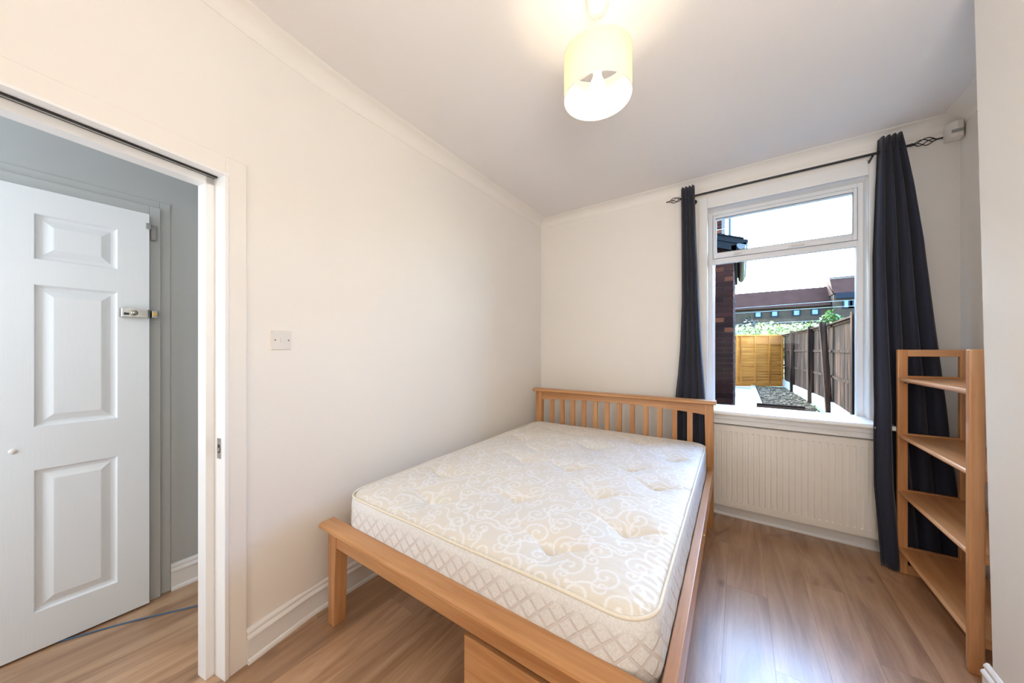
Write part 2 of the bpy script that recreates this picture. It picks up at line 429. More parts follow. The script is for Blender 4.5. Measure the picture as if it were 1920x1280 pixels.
# hall door leaf
XF = -2.482
dl = tag(empty('door_2', (XF, .33, .01)), kind='structure')
y0, y1 = -.76, 0.0
pc = [(-.335, -.105), (-.66, -.43)]        # panel columns in local y
pr = [(.165, .775), (.96, 1.57), (1.68, 1.875)]
w = MB()
ys = [y0, -.66, -.43, -.335, -.105, y1]; zs = [0, .165, .775, .96, 1.57, 1.68, 1.875, 1.982]
for i in range(5):
    for j in range(7):
        if i in (1, 3) and j in (1, 3, 5): continue
        w.box((-.04, ys[i], zs[j]), (0, ys[i + 1], zs[j + 1]))
me = w.mesh('leaf'); bm = bmesh.new(); bm.from_mesh(me); bmesh.ops.remove_doubles(bm, verts=bm.verts, dist=1e-5)
seen = {}
for f in bm.faces: seen.setdefault(frozenset(v.index for v in f.verts), []).append(f)
bmesh.ops.delete(bm, geom=[f for g in seen.values() if len(g) > 1 for f in g], context='FACES')
bmesh.ops.dissolve_limit(bm, angle_limit=R(1), verts=bm.verts, edges=bm.edges)
bm.to_mesh(me); bm.free(); me.materials.append(M['door'])
lf = bpy.data.objects.new('leaf', me); C.objects.link(lf); lf.parent = dl
for a, b in [(p, q) for p in pc for q in pr]:
    (ya, yb), (za, zb) = a, b; w = MB(); rings = []
    for ins, dep in ((0, -.001), (.003, -.004), (.006, -.010), (.013, -.012), (.020, -.012), (.046, -.003), (.05, -.002)):
        rings.append([(dep, ya + ins, za + ins), (dep, yb - ins, za + ins), (dep, yb - ins, zb - ins), (dep, ya + ins, zb - ins)])
    vs = [p for r_ in rings for p in r_]; fs = []
    for i in range(len(rings) - 1): fs += [(i * 4 + q, i * 4 + (q + 1) % 4, i * 4 + 4 + (q + 1) % 4, i * 4 + 4 + q) for q in range(4)]
    fs.append(tuple(len(vs) - 4 + q for q in range(4))); w.add(vs, fs)
    w.box((-.03, ya, za), (-.02, yb, zb)); w.build('panel', 'door', dl)
# night latch, keep, restrictor, viewer
w = MB(); w.prism([(-.098, .0), (-.1, .006), (-.095, .020), (-.08, .026), (-.004, .026), (0, .02), (0, 0)], 2, 1.452, 1.492)
w.v = [(v[1], v[0], v[2]) for v in w.v]
la = w.build('night_latch', 'chrome', dl, bevel=.006, seg=3)
w = MB(); w.lathe([(0, .016), (.010, .016), (.013, .012), (.013, 0)], seg=16); w.v = [(v[2] + .026, v[0] - .055, v[1] + 1.472) for v in w.v]; w.build('knob', 'chrome', la)
w = MB(); w.box((.0262, -.088, 1.461), (.0272, -.07, 1.472)); w.build('slot', 'black', la)
w = MB(); w.box((-.03, .006, 1.452), (.016, .03, 1.492)); kp = w.build('latch_keep', 'chrome', dl, bevel=.004)
w = MB(); w.box((.016, .01, 1.464), (.0175, .022, 1.48)); tag(w.build('bolt_pocket', 'brass', kp), 'brass coloured insert')
w = MB(); w.box((-.03, .004, 1.855), (-.012, .03, 1.935)); rs = w.build('door_restrictor', 'grey_plastic', dl, bevel=.008, seg=3)
w = MB(); w.box((0, -.012, 1.905), (.004, .006, 1.935)); w.build('arm', 'chrome', rs, bevel=.002)
w = MB(); w.lathe([(0, .004), (.008, .004), (.011, 0)], seg=16); w.v = [(v[2], v[0] - .385, v[1] + .868) for v in w.v]; w.build('door_viewer', 'white_plastic', dl)

# ---- skirting boards
SK = [(0, 0), (.024, 0), (.024, .008), (.021, .016), (.016, .02), (.016, .092), (.020, .096), (.021, .104), (.017, .111), (.011, .115), (.011, .120), (.014, .124), (.013, .131), (.006, .14), (0, .14)]
def skirting(name, T, a, b, mat='trim', ext=0):
    w = MB(T); n = len(SK)
    vs = [(a, p, q) for p, q in SK] + [(b, p, q) for p, q in SK]
    w.add(vs, [(i, (i + 1) % n, n + (i + 1) % n, n + i) for i in range(n)] + [tuple(range(n)), tuple(range(2 * n - 1, n - 1, -1))])
    return tag(w.build(name, mat), kind='structure')
tag(sweep(MB(), SK, bend_path(.05, .05, S0 - .008 - AW, LL, 4)).build('baseboard_left', 'trim'), kind='structure')
T = frame_T((FARL[0], YW, 0), (1, 0, 0), (0, -1, 0)); skirting('baseboard_far', T, 0, XR - FARL[0])
T = frame_T((PX, PY, 0), (0, -1, 0), (-1, 0, 0)); skirting('baseboard_right', T, -.024, 2.3)
T = frame_T((-2.54, .415, 0), (0, 1, 0), (1, 0, 0)); skirting('baseboard_hall', T, 0, 1.4)
# ---- coving
def coving(name, T, a, b, path=None):
    w = MB(T); pr_ = [(0, CZ - .072), (.002, CZ - .072), (.003, CZ - .069)]
    for k in range(9):
        t = k / 8 * PI / 2; pr_.append((.084 - .080 * math.cos(t), CZ - .004 - .058 * (1 - math.sin(t))))
    pr_ += [(.088, CZ - .002), (.09, CZ), (0, CZ)]
    n = len(pr_)
    if path: sweep(w, pr_, path, True)
    else:
        vs = [(a, p, q) for p, q in pr_] + [(b, p, q) for p, q in pr_]
        w.add(vs, [(i, (i + 1) % n, n + (i + 1) % n, n + i) for i in range(n)], True)
    return tag(w.build(name, 'wall'), kind='structure')
coving('trim_5', I4, 0, 0, bend_path(.26, .26, 2.4, LL, 14))
coving('trim_7', frame_T((FARL[0], YW, 0), (1, 0, 0), (0, -1, 0)), 0, XR - FARL[0])
coving('trim_8', frame_T((XR, YW, 0), (0, -1, 0), (-1, 0, 0)), 0, YW - PY)

# ================================================================== WINDOW
YF = 3.228                                  # face of the frame
win = tag(empty('window_1', (0, YF, 0)), kind='structure')
w = MB(); fx0, fx1, fz0, fz1 = WX0 - .005, WX1 + .0, WZ0, WZ1 + .01
def ring(w, x0, x1, z0, z1, l, r, b, t, ya, yb):
    w.box((x0, ya, z0), (x0 + l, yb, z1)); w.box((x1 - r, ya, z0), (x1, yb, z1)); w.box((x0 + l, ya, z0), (x1 - r, yb, z0 + b)); w.box((x0 + l, ya, z1 - t), (x1 - r, yb, z1))
ring(w, fx0, fx1, fz0, fz1, .036, .030, .020, .040, 0, .065)
w.box((fx0 + .036, .0, 2.02), (fx1 - .030, .065, 2.062)); w.build('window_frame', 'upvc', win, bevel=.003)
w = MB(); ring(w, -.188, .660, 2.058, 2.416, .022, .022, .045, .028, -.012, .05)
sash = w.build('top_sash', 'upvc', win, bevel=.004)
w = MB(); ring(w, -.190, .662, 2.056, 2.418, .002, .002, .002, .002, -.006, -.001); w.build('seal', 'seal', sash)
w = MB(); ring(w, -.167, .639, 2.102, 2.389, .003, .003, .003, .003, -.0135, -.009); w.build('gasket', 'seal', sash)
cube((-.168, .016, 2.10), (.640, .022, 2.39)).build('pane', 'glass', sash)
w = MB(); ring(w, -.186, .664, .838, 2.022, .010, .008, .008, .010, -.006, .03); w.build('glazing_bead', 'upvc', win, bevel=.002)
cube((-.18, .016, .84), (.662, .022, 2.02)).build('pane', 'glass', win)
for xh, ln in ((.332, .07), (-.03, .05)):
    hn = MB(); hn.box((xh - ln / 2, -.022, 2.066), (xh + ln / 2, -.012, 2.086)); h_ = hn.build('window_handle', 'upvc', win, bevel=.004)
    hn = MB(); hn.box((xh - ln * .3, -.036, 2.070), (xh + ln * .75, -.024, 2.083)); hn.box((xh - ln * .28, -.03, 2.07), (xh - ln * .1, -.02, 2.083)); hn.build('lever', 'white_plastic', h_, bevel=.003)
# reveal board edges and window sill
sl = tag(MB().prism([(2.897, .838), (2.893, .832), (2.893, .826), (2.897, .820), (YF + .01, .82), (YF + .01, .845), (2.905, .845)], 0, -.30, .762).build('trim_9', 'trim'), kind='structure')
w = MB(); w.box((-.285, 2.955, .779), (.75, YW, .82)); w.box((-.285, 2.972, .741), (.75, YW, .779))
tag(w.build('trim_10', 'trim', bevel=.004), kind='structure')

# ================================================================== RADIATOR
ra = tag(empty('radiator', (.265, 3.0, .114)), 'cream white panel radiator with vertical ribs under the window sill', 'radiator')
x0, x1, H = -.455, .455, .616; pitch = .0333
xs, ds = [x0, x0 + .004], [.008, 0.0]
c = x0 + .022
while c < x1 - .02:
    xs += [c, c + .0018, c + .009, c + .0145]; ds += [0, .016, .016, 0]
    c += pitch
xs += [x1 - .004, x1]; ds += [0, .008]
zs = [0, .004, .040, .052, .556, .568, .612, .616]
vs = []; fs = []
for j, z in enumerate(zs):
    for xx, dd in zip(xs, ds):
        g = dd if 3 <= j <= 4 or xx in (x0, x1) else (0.0)
        if j in (0, 7): g = .008
        vs.append((xx, g, z))
nx = len(xs)
for j in range(len(zs) - 1): fs += [(j * nx + i, j * nx + i + 1, (j + 1) * nx + i + 1, (j + 1) * nx + i) for i in range(nx - 1)]
MB().add(vs, fs).build('front_panel', 'radiator', ra)
MB().box((x0 + .004, .008, .004), (x1 - .004, .012, .612)).build('front_panel_back', 'radiator', ra)
MB().box((x0 + .006, .05, .004), (x1 - .006, .06, .612)).build('rear_panel', 'radiator', ra)
w = MB()
for i in range(26): w.box((x0 + .03 + i * .034, .012, .04), (x0 + .034 + i * .034, .05, .57))
w.build('fins', 'radiator', ra)
MB().box((x0 - .001, .001, -.006), (x1, .06, .001)).build('bottom_rim', 'radiator', ra, bevel=.002)
w = MB(); w.box((-.3, .06, .1), (-.27, YW - 3.002, .5)); w.build('wall_bracket', 'radiator', ra)
w = MB(); w.box((.3, .06, .1), (.33, YW - 3.002, .5)); w.build('wall_bracket', 'radiator', ra)

# ================================================================== CURTAIN POLE AND CURTAINS
RY, RZ = 3.03, 2.544
pole = tag(empty('curtain_pole', (.22, RY, RZ)), 'thin black metal curtain pole with twisted cage finials above the window', 'curtain pole')
MB().tube([(-.61, 0, 0), (.63, 0, 0)], .008, 12).build('rod', 'black', pole)
def finial(sign, xb):
    w = MB(); Lc, rr = .085, .019
    w.tube([(xb, 0, 0), (xb + sign * .016, 0, 0)], [.010, .007], 10)
    for k in range(4):
        pts = []
        for i in range(13):
            t = i / 12; a = k * PI / 2 + t * PI * .95; r_ = rr * math.sin(PI * t) ** .8 + .002
            pts.append((xb + sign * (.014 + t * Lc), r_ * math.cos(a), r_ * math.sin(a)))
        w.tube(pts, .0028, 6)
    w.tube([(xb + sign * (.012 + Lc), 0, 0), (xb + sign * (.030 + Lc), 0, 0), (xb + sign * (.040 + Lc), 0, 0)], [.006, .0045, .0055], 8)
    return w.build('finial', 'black', pole)
finial(1, .63); finial(-1, -.61)
for xb in (-.535, .47):
    w = MB(); w.tube([(xb, YW - RY, -.02), (xb, .0, -.012)], .006, 8); w.lathe([(0, .003), (.02, .003), (.02, 0)], seg=16)
    nv = 16 * 3; w.v[-nv:] = [(v[0] + xb, YW - RY - v[2], v[1] - .02) for v in w.v[-nv:]]; w.build('bracket', 'black', pole)
def curtain(label, edge, ycen, z0, folds, loc, phase=0, amp=(.022, .03), warp=None):
    ns, nz = folds * 14, 60
    z1 = 2.625
    vs = []; fs = []
    for j in range(nz + 1):
        z = z1 - (z1 - z0) * j / nz; xa, xb = edge(z); q = j / nz
        A = amp[0] + (amp[1] - amp[0]) * q
        for i in range(ns + 1):
            s = i / ns; ph = s * folds * 2 * PI + phase
            a = math.sin(ph); yy = (abs(a) ** .75) * (1 if a > 0 else -1) * A
            yy += .006 * math.sin(s * 9 + z * 2.1) * q
            xx = xa + (xb - xa) * s + .25 * (xb - xa) / folds * math.cos(ph) * .45
            if j == 0: pass
            vs.append((xx - loc[0], ycen(s, z) + yy - loc[1], z + (.010 * abs(math.sin(ph / 2 + .4)) if j == 0 else 0) - loc[2]))
    for j in range(nz): fs += [(j * (ns + 1) + i, j * (ns + 1) + i + 1, (j + 1) * (ns + 1) + i + 1, (j + 1) * (ns + 1) + i) for i in range(ns)]
    root = tag(empty('curtain', loc), label, 'curtain', 'navy eyelet curtains beside the window')
    w = MB().add(vs, fs, True); o = w.build('curtain_cloth', 'curtain', root)
    m = o.modifiers.new('thick', 'SOLIDIFY'); m.thickness = .0018
    return root
def lerp_tab(tab, z):
    if z >= tab[0][0]: return tab[0][1]
    for (a, b), (c_, d_) in zip(tab, tab[1:]):
        if z >= c_: return b + (d_ - b) * (a - z) / (a - c_)
    return tab[-1][1]
lt = [(2.63, -.405), (2.3, -.402), (1.7, -.400), (1.3, -.408), (1.1, -.42), (.9, -.438), (.1, -.45)]
rt = [(2.63, -.308), (2.5, -.306), (2.2, -.297), (1.7, -.277), (1.3, -.255), (1.05, -.236), (.9, -.225), (.1, -.21)]
curtain('navy curtain on the left, hanging behind the headboard', lambda z: (lerp_tab(lt, z), lerp_tab(rt, z)),
        lambda s, z: 3.03 - .12 * min(1, max(0, (1.7 - z) / .9)), .03, 4, (-.34, 3.03, .03), .6, (.02, .022))
lt2 = [(2.63, .715), (2.3, .700), (2.0, .69), (1.5, .672), (1.1, .658), (.85, .652), (.5, .652), (.3, .665), (.01, .682)]
rt2 = [(2.63, .812), (2.55, .826), (2.3, .862), (1.95, .900), (1.5, .930), (1.1, .958), (.8, .978), (.5, 1.005), (.1, 1.035)]
def yc2(s, z):
    low = min(1, max(0, (1.9 - z) / .95)); front = 2.868 if s < .2 else 2.868 + (2.982 - 2.868) * min(1, (s - .2) / .14)
    return 3.03 + (front - 3.03) * low
curtain('navy curtain on the right, hanging to the floor behind the corner shelf unit', lambda z: (lerp_tab(lt2, z), lerp_tab(rt2, z)),
        yc2, .012, 4, (.85, 3.0, .012), .2, (.032, .021))

# ================================================================== PIR SENSOR, LIGHT SWITCH
se = tag(empty('alarm_sensor', (1.035, 3.085, 2.585)), 'small white motion sensor high in the corner right of the curtain pole', 'sensor')
w = MB(); w.prism([(-.03, .028), (-.034, .0), (-.026, -.032), (.0, -.045), (.026, -.04), (.03, .028)], 2, -.045, .045)
w.build('housing', 'white_plastic', se, bevel=.008, seg=3)
w = MB(); w.box((-.024, -.049, -.022), (.022, -.04, -.003)); w.build('lens', 'grey_plastic', se, bevel=.004)
sw = tag(empty('light_switch'), 'white square light switch on the wall between doorway and bed', 'switch')
swp = Vector((BEND[0], BEND[1], 0)) + e * .145
sw.matrix_world = frame_T((swp.x, swp.y, 1.344), -e, (Vector((0, 0, 1)).cross(-e)))
# local x along wall (away from camera), local y = into wall
def insw(w): return w
w = MB(); w.box((-.043, -.009, -.043), (.043, 0, .043)); w.build('face_plate', 'white_plastic', sw, bevel=.003, seg=3)
w = MB(); w.box((-.0065, -.0125, -.011), (.0105, -.009, .011)); w.build('rocker', 'white_plastic', sw, bevel=.0015)
for xx in (-.029, .029):
    w = MB(); w.lathe([(0, .0008), (.0028, .0008), (.003, 0)], seg=12); w.v = [(v[0] + xx, -.009 - v[2], v[1]) for v in w.v]; w.build('screw', 'screw', sw)

# ================================================================== PENDANT LAMP
LX, LY = -.462, 1.255
pl = tag(empty('pendant_lamp', (LX, LY, CZ)), 'lit pendant lamp with cream drum shade hanging from the ceiling', 'lamp')
MB().lathe([(0, -.062), (.018, -.06), (.036, -.05), (.043, -.03), (.045, -.006), (.045, 0)], seg=32).build('ceiling_rose', 'white_plastic', pl)
MB().tube([(0, 0, -.06), (0, 0, -.235)], .003, 8).build('cord', 'white_plastic', pl)
MB().lathe([(.006, -.225), (.016, -.23), (.02, -.25), (.02, -.285), (.0, -.285)], seg=20).build('lamp_holder', 'white_plastic', pl)
ZT, ZB, RS = -.228, -.392, .129
sh = MB().lathe([(RS, ZT), (RS, ZB)], seg=64).build('shade', 'shade', pl)
for z in (ZT, ZB):
    MB().tube([(RS * math.cos(a), RS * math.sin(a), z) for a in [2 * PI * k / 48 for k in range(48)]], .0018, 6, closed=True).build('shade_ring', 'white_plastic', sh)
w = MB()
for a in (.5, .5 + 2 * PI / 3, .5 + 4 * PI / 3): w.tube([(.018 * math.cos(a), .018 * math.sin(a), -.27), (RS * math.cos(a), RS * math.sin(a), ZT)], .0014, 6)
w.build('shade_spider', 'white_plastic', sh)
MB().lathe([(0, -.388), (.016, -.384), (.027, -.370), (.030, -.352), (.026, -.332), (.016, -.31), (.013, -.285)], seg=24).build('bulb', 'bulb', pl)
lo = lamp('bulb_light', 'POINT', (0, 0, -.352), LAMP_POWER, (1, .86, .66), shadow_soft_size=.031)
lo.parent = pl

# ================================================================== BED
bed = tag(empty('bed', (-1.578, .793, 0), R(.87)), 'double bed frame of honey coloured wood with slatted headboard', 'bed')
XL, XRR, BL = -.038, 1.447, 1.992
def tpost(name, x0b, x1b, x0t, x1t, y0_, y1_, h, mat='bed_z'):
    w = MB(); vs = [(x0b, y0_, 0), (x1b, y0_, 0), (x1b, y1_, 0), (x0b, y1_, 0), (x0t, y0_, h), (x1t, y0_, h), (x1t, y1_, h), (x0t, y1_, h)]
    w.add(vs, [(0, 1, 2, 3), (4, 5, 6, 7), (0, 1, 5, 4), (1, 2, 6, 5), (2, 3, 7, 6), (3, 0, 4, 7)])
    return w.build(name, mat, bed, bevel=.003)
tpost('leg', XL, .012, XL, .030, 0, .06, .452); tpost('leg', XRR - .05, XRR, XRR - .066, XRR, 0, .06, .452)
tpost('leg', XL, .012, XL, .026, BL, BL + .055, .90); tpost('leg', XRR - .042, XRR, XRR - .058, XRR, BL, BL + .055, .90)
CAP = [(-.032, .462), (-.030, .472), (-.022, .479), (-.010, .481), (.040, .481), (.047, .476), (.049, .466), (.046, .455), (-.024, .455)]
MB().prism([(a, b) for a, b in CAP], 0, -.062, 1.487).build('foot_cap', 'bed_x', bed, bevel=.002)
cube((.026, .006, .372), (XRR - .062, .040, .456)).build('foot_rail', 'bed_x', bed, bevel=.002)
for xa in (0.0, XRR - .034): cube((xa, .055, .338), (xa + .034, BL + .005, .448)).build('side_rail', 'bed_y', bed, bevel=.003)
w = MB().tube([(XRR - .001, .70 + .33, .40), (XRR + .004, .70 + .33, .40)], .006, 10); w.build('bolt', 'brass', bed)
# headboard cap, arched rail, slats
HC = [(-.036, .908), (-.034, .918), (-.026, .927), (-.014, .929), (.05, .929), (.064, .925), (.066, .914), (.060, .902), (-.028, .902)]
MB().prism([(BL + a, b) for a, b in HC], 0, -.055, 1.463).build('head_cap', 'bed_x', bed, bevel=.002)
pts = [(.026, .902)]; 
for i in range(25):
    t = i / 24; xx = .026 + t * (XRR - .058 - .026); pts.append((xx, .820 + .030 * math.sin(PI * t) ** .7))
pts.append((XRR - .058, .902))
w = MB(); nn = len(pts); vs = [(p, BL + .010, q) for p, q in pts] + [(p, BL + .042, q) for p, q in pts]
w.add(vs, [(i, (i + 1) % nn, nn + (i + 1) % nn, nn + i) for i in range(nn)])
for i in range(1, nn - 2):
    pass
tops = [(p, .902) for p, q in pts[1:-1]]
for yq in (BL + .010, BL + .042):
    vv = [(p, yq, q) for p, q in pts[1:-1]] + [(p, yq, .902) for p, q in pts[1:-1]]; m_ = len(pts) - 2
    w.add(vv, [(i, i + 1, m_ + i + 1, m_ + i) for i in range(m_ - 1)])
w.build('head_rail', 'bed_x', bed)
sl_me = cube((-.019, BL + .016, .36), (.019, BL + .034, .846)).mesh('headboard_slat'); sl_me.materials.append(M['bed_z'])
for i in range(12):
    o = bpy.data.objects.new('headboard_slat', sl_me); C.objects.link(o); o.parent = bed; o.location = (.130 + i * .1057, 0, 0)
    m = o.modifiers.new('bevel', 'BEVEL'); m.width = .002; m.segments = 1
cube((.012, BL + .012, .32), (XRR - .045, BL + .04, .40)).build('head_lower_rail', 'bed_x', bed, bevel=.002)
bs = cube((.034, -.035, .355), (XRR - .034, .035, .372)).mesh('base_slat'); bs.materials.append(M['bed_x'])
for i in range(14):
    o = bpy.data.objects.new('base_slat', bs); C.objects.link(o); o.parent = bed; o.location = (0, .15 + i * .135, .03)

# ---- mattress
mt = tag(empty('mattress', bed.location, R(.87)), 'cream tufted double mattress with scroll damask top and quilted grey sides on the bed frame', 'mattress')
MX0, MX1, MY0, MY1, RC = .016, 1.400, .052, 1.975, .10
A_, B_ = (MX1 - MX0) / 2, (MY1 - MY0) / 2; CX_, CY_ = (MX0 + MX1) / 2, (MY0 + MY1) / 2
nx, ny = 340, 474
gx = np.linspace(-A_, A_, nx); gy = np.linspace(-B_, B_, ny); X_, Y_ = np.meshgrid(gx, gy)
def roundmap(X, Y, A, B, Rr):
    qx = np.abs(X) - (A - Rr); qy = np.abs(Y) - (B - Rr); msk = (qx > 0) & (qy > 0)
    mg = np.sqrt(qx ** 2 + qy ** 2) + 1e-9; sc = np.maximum(qx, qy) / mg
    X2 = np.where(msk, np.sign(X) * ((A - Rr) + qx * sc), X); Y2 = np.where(msk, np.sign(Y) * ((B - Rr) + qy * sc), Y)
    return X2, Y2
XX, YY = roundmap(X_, Y_, A_, B_, RC)
skew = lambda X, Y: np.where(X < 0, (X / A_) * (.035 * (Y / B_ + 1) / 2), 0)     # slightly slumped towards the wall at the head
ed = np.minimum(A_ - np.abs(X_), B_ - np.abs(Y_))
Zt = .616 + .020 * (1 - np.exp(-ed / .10)) - .016 * np.exp(-ed / .012)
tufts = [(.25, .48), (.42, .23), (.74, .45), (1.04, .21), (1.23, .46), (1.03, .69), (.78, .94), (1.07, 1.13), (1.24, .96), (1.24, 1.47), (1.03, 1.71), (.75, 1.41), (.45, 1.17), (.50, .92), (.24, 1.35), (.50, 1.70), (.30, 1.78)]
rs_ = np.random.RandomState(3)
for tx, ty in tufts:
    dx = XX - (tx - CX_); dy = YY - (ty - CY_); r2 = dx * dx + dy * dy
    Zt -= .020 * np.exp(-r2 / .020 ** 2) + .028 * np.exp(-r2 / .085 ** 2)
    for ang in (PI * 1.0, .45):
        a = ang + rs_.uniform(-.15, .15); u = dx * math.cos(a) + dy * math.sin(a); v = -dx * math.sin(a) + dy * math.cos(a) + .25 * np.maximum(u, 0) ** 1.5
        Zt -= .015 * np.exp(-(v / .012) ** 2) * np.exp(-np.maximum(u, 0) / .10) * (1 / (1 + np.exp(-u / .008)))
    for ang in np.arange(0, 2 * PI, PI / 7):
        u = dx * math.cos(ang) + dy * math.sin(ang); v = -dx * math.sin(ang) + dy * math.cos(ang)
        Zt -= .0018 * np.exp(-(v / .004) ** 2) * np.exp(-((u - .03) / .02) ** 2)
for k_ in range(14):
    a, ph, fq = rs_.uniform(0, PI), rs_.uniform(0, 6), rs_.uniform(9, 22); Zt += .0009 * np.sin(fq * (XX * math.cos(a) + YY * math.sin(a)) + ph)
gw = np.exp(-np.maximum(A_ - X_, 0) / .06); Zt += .0016 * gw * np.sin(YY * 2 * PI / .034 + 3 * XX * 8 + 2 * np.sin(YY * 9))
# woven scroll pattern: a value per vertex of the fine grid
pat = np.zeros((ny, nx)); hx = gx[1] - gx[0]; hy = gy[1] - gy[0]
def stamp(px, py, r_):
    i = (px + A_) / hx; j = (py + B_) / hy; kx = int(r_ / hx) + 2; ci, cj = int(round(i)), int(round(j))
    i0, i1, j0, j1 = max(ci - kx, 0), min(ci + kx + 1, nx), max(cj - kx, 0), min(cj + kx + 1, ny)
    if i0 >= i1 or j0 >= j1: return
    dd = np.hypot((np.arange(i0, i1) - i)[None, :] * hx, (np.arange(j0, j1) - j)[:, None] * hy)
    pat[j0:j1, i0:i1] = np.maximum(pat[j0:j1, i0:i1], np.clip((r_ - dd) / .0022 + .5, 0, 1))
def scroll(px, py, a, R0, hand, turns=1.55, tail=.9, wd=.0034):
    # spiral winding inwards round its own centre, then a tail leaving the outside
    N = int(R0 * 2 * PI * turns / .0035)
    for k_ in range(N):
        t = k_ / N; r_ = R0 * (1 - t) ** .85 * .92 + .004; th = a + hand * t * turns * 2 * PI
        stamp(px + r_ * math.cos(th), py + r_ * math.sin(th), wd * (1 - .25 * t) + (.0022 if t > .93 else 0))
    sx, sy = px + R0 * math.cos(a), py + R0 * math.sin(a); dr_ = a - hand * PI / 2; x_, y_ = sx, sy
    N2 = int(tail * R0 * 2.4 / .0035)
    for k_ in range(N2):
        dr_ -= hand * (-.0035 / (R0 * 1.15)) * (1 if k_ < N2 * .6 else -1.2)
        x_ += .0035 * math.cos(dr_); y_ += .0035 * math.sin(dr_); stamp(x_, y_, wd)
    for k_ in range(6): stamp(x_ + .004 * math.cos(k_), y_ + .004 * math.sin(k_), wd * .9)
sp = .118; jj = 0
yy_ = -B_
while yy_ < B_ + .05:
    xx_ = -A_ + (sp / 2 if jj % 2 else 0); ii = 0
    while xx_ < A_ + .05:
        hand = 1 if (ii + jj) % 2 else -1
        scroll(xx_ + rs_.uniform(-.008, .008), yy_ + rs_.uniform(-.008, .008), rs_.uniform(0, 2 * PI), rs_.uniform(.040, .052), hand, 1.35, .8, .0040)
        scroll(xx_ + sp * .5 + rs_.uniform(-.006, .006), yy_ + sp * .42, rs_.uniform(0, 2 * PI), rs_.uniform(.018, .026), -hand, 1.15, 1.1, .0034)
        xx_ += sp; ii += 1
    yy_ += sp * .84; jj += 1
SK_X = skew(XX, YY)
co = np.empty((nx * ny, 3)); co[:, 0] = (XX + SK_X + CX_).ravel(); co[:, 1] = (YY + CY_).ravel(); co[:, 2] = Zt.ravel()
idx = np.arange(nx * ny).reshape(ny, nx)
q = np.stack([idx[:-1, :-1], idx[:-1, 1:], idx[1:, 1:], idx[1:, :-1]], -1).reshape(-1, 4)
me = bpy.data.meshes.new('top_panel'); me.vertices.add(nx * ny); me.vertices.foreach_set('co', co.ravel())
me.loops.add(q.size); me.loops.foreach_set('vertex_index', q.ravel()); me.polygons.add(len(q))
me.polygons.foreach_set('loop_start', np.arange(0, q.size, 4)); me.polygons.foreach_set('loop_total', np.full(len(q), 4)); me.update(calc_edges=True)
me.polygons.foreach_set('use_smooth', [True] * len(q))
at = me.attributes.new('pattern', 'FLOAT', 'POINT'); at.data.foreach_set('value', pat.ravel().astype(np.float32))
me.materials.append(M['damask']); tp = bpy.data.objects.new('top_panel', me); C.objects.link(tp); tp.parent = mt
# outline of the mattress
def outline(A, B, Rr, step=.012):
    pts = []
    def seg(p, q_):
        n = max(1, int(math.dist(p, q_) / step)); return [(p[0] + (q_[0] - p[0]) * i / n, p[1] + (q_[1] - p[1]) * i / n) for i in range(n)]
    def arc(cx, cy, a0): return [(cx + Rr * math.cos(a0 + PI / 2 * i / 8), cy + Rr * math.sin(a0 + PI / 2 * i / 8)) for i in range(8)]
    pts += seg((A, -B + Rr), (A, B - Rr)) + arc(A - Rr, B - Rr, 0) + seg((A - Rr, B), (-A + Rr, B)) + arc(-A + Rr, B - Rr, PI / 2)
    pts += seg((-A, B - Rr), (-A, -B + Rr)) + arc(-A + Rr, -B + Rr, PI) + seg((-A + Rr, -B), (A - Rr, -B)) + arc(A - Rr, -B + Rr, -PI / 2)
    return pts
O = outline(A_, B_, RC)
def opt(x_, y_, off=0.0):
    r_ = math.hypot(x_, y_)
    nxv = x_ / A_; nyv = y_ / B_; k_ = max(abs(nxv), abs(nyv)); vx, vy = (nxv ** 9, nyv ** 9); m_ = math.hypot(vx, vy) + 1e-9
    s_ = float(skew(np.array(x_), np.array(y_)))
    return (x_ + s_ + CX_ + off * vx / m_, y_ + CY_ + off * vy / m_)
zl = [.398, .403, .42, .45, .49, .53, .568, .590, .603, .609]; bulge = [-.006, 0, .006, .010, .009, .008, .008, .005, .0, -.004]
vs = []; uvs = []; arc_ = 0; prev = None; n = len(O)
for i in range(n + 1):
    p = O[i % n]
    if prev: arc_ += math.dist(prev, p)
    prev = p
    for z, bb in zip(zl, bulge):
        wob = .0025 * noise.noise(Vector((p[0] * 14, p[1] * 14, z * 30)))
        qx_, qy_ = opt(p[0], p[1], bb + wob); vs.append((qx_, qy_, z)); uvs.append((arc_, z - .45))
m_ = len(zl); fs = [(i * m_ + j, (i + 1) * m_ + j, (i + 1) * m_ + j + 1, i * m_ + j + 1) for i in range(n) for j in range(m_ - 1)]
me = bpy.data.meshes.new('side_panel'); me.from_pydata(vs, [], fs); me.polygons.foreach_set('use_smooth', [True] * len(fs))
ul = me.uv_layers.new(name='UVMap')
for lp in me.loops: ul.data[lp.index].uv = uvs[lp.vertex_index]
me.materials.append(M['quilt']); o = bpy.data.objects.new('side_panel', me); C.objects.link(o); o.parent = mt
def dip(x_, y_): return .004 * noise.noise(Vector((x_ * 4, y_ * 4, 2)))
for zz in (.608, .400):
    MB().tube([(*opt(p[0], p[1], .001), zz + dip(*p) * (zz > .5)) for p in O], .0055, 8, closed=True).build('piping', 'piping', mt)
me = MB().box((MX0 + .03, MY0 + .02, .397), (MX1 - .02, MY1 - .02, .402)).build('bottom_panel', 'quilt', mt)
bt = MB().lathe([(0, .005), (.006, .004), (.008, .001), (.006, 0)], seg=10).mesh('tuft'); bt.materials.append(M['button'])
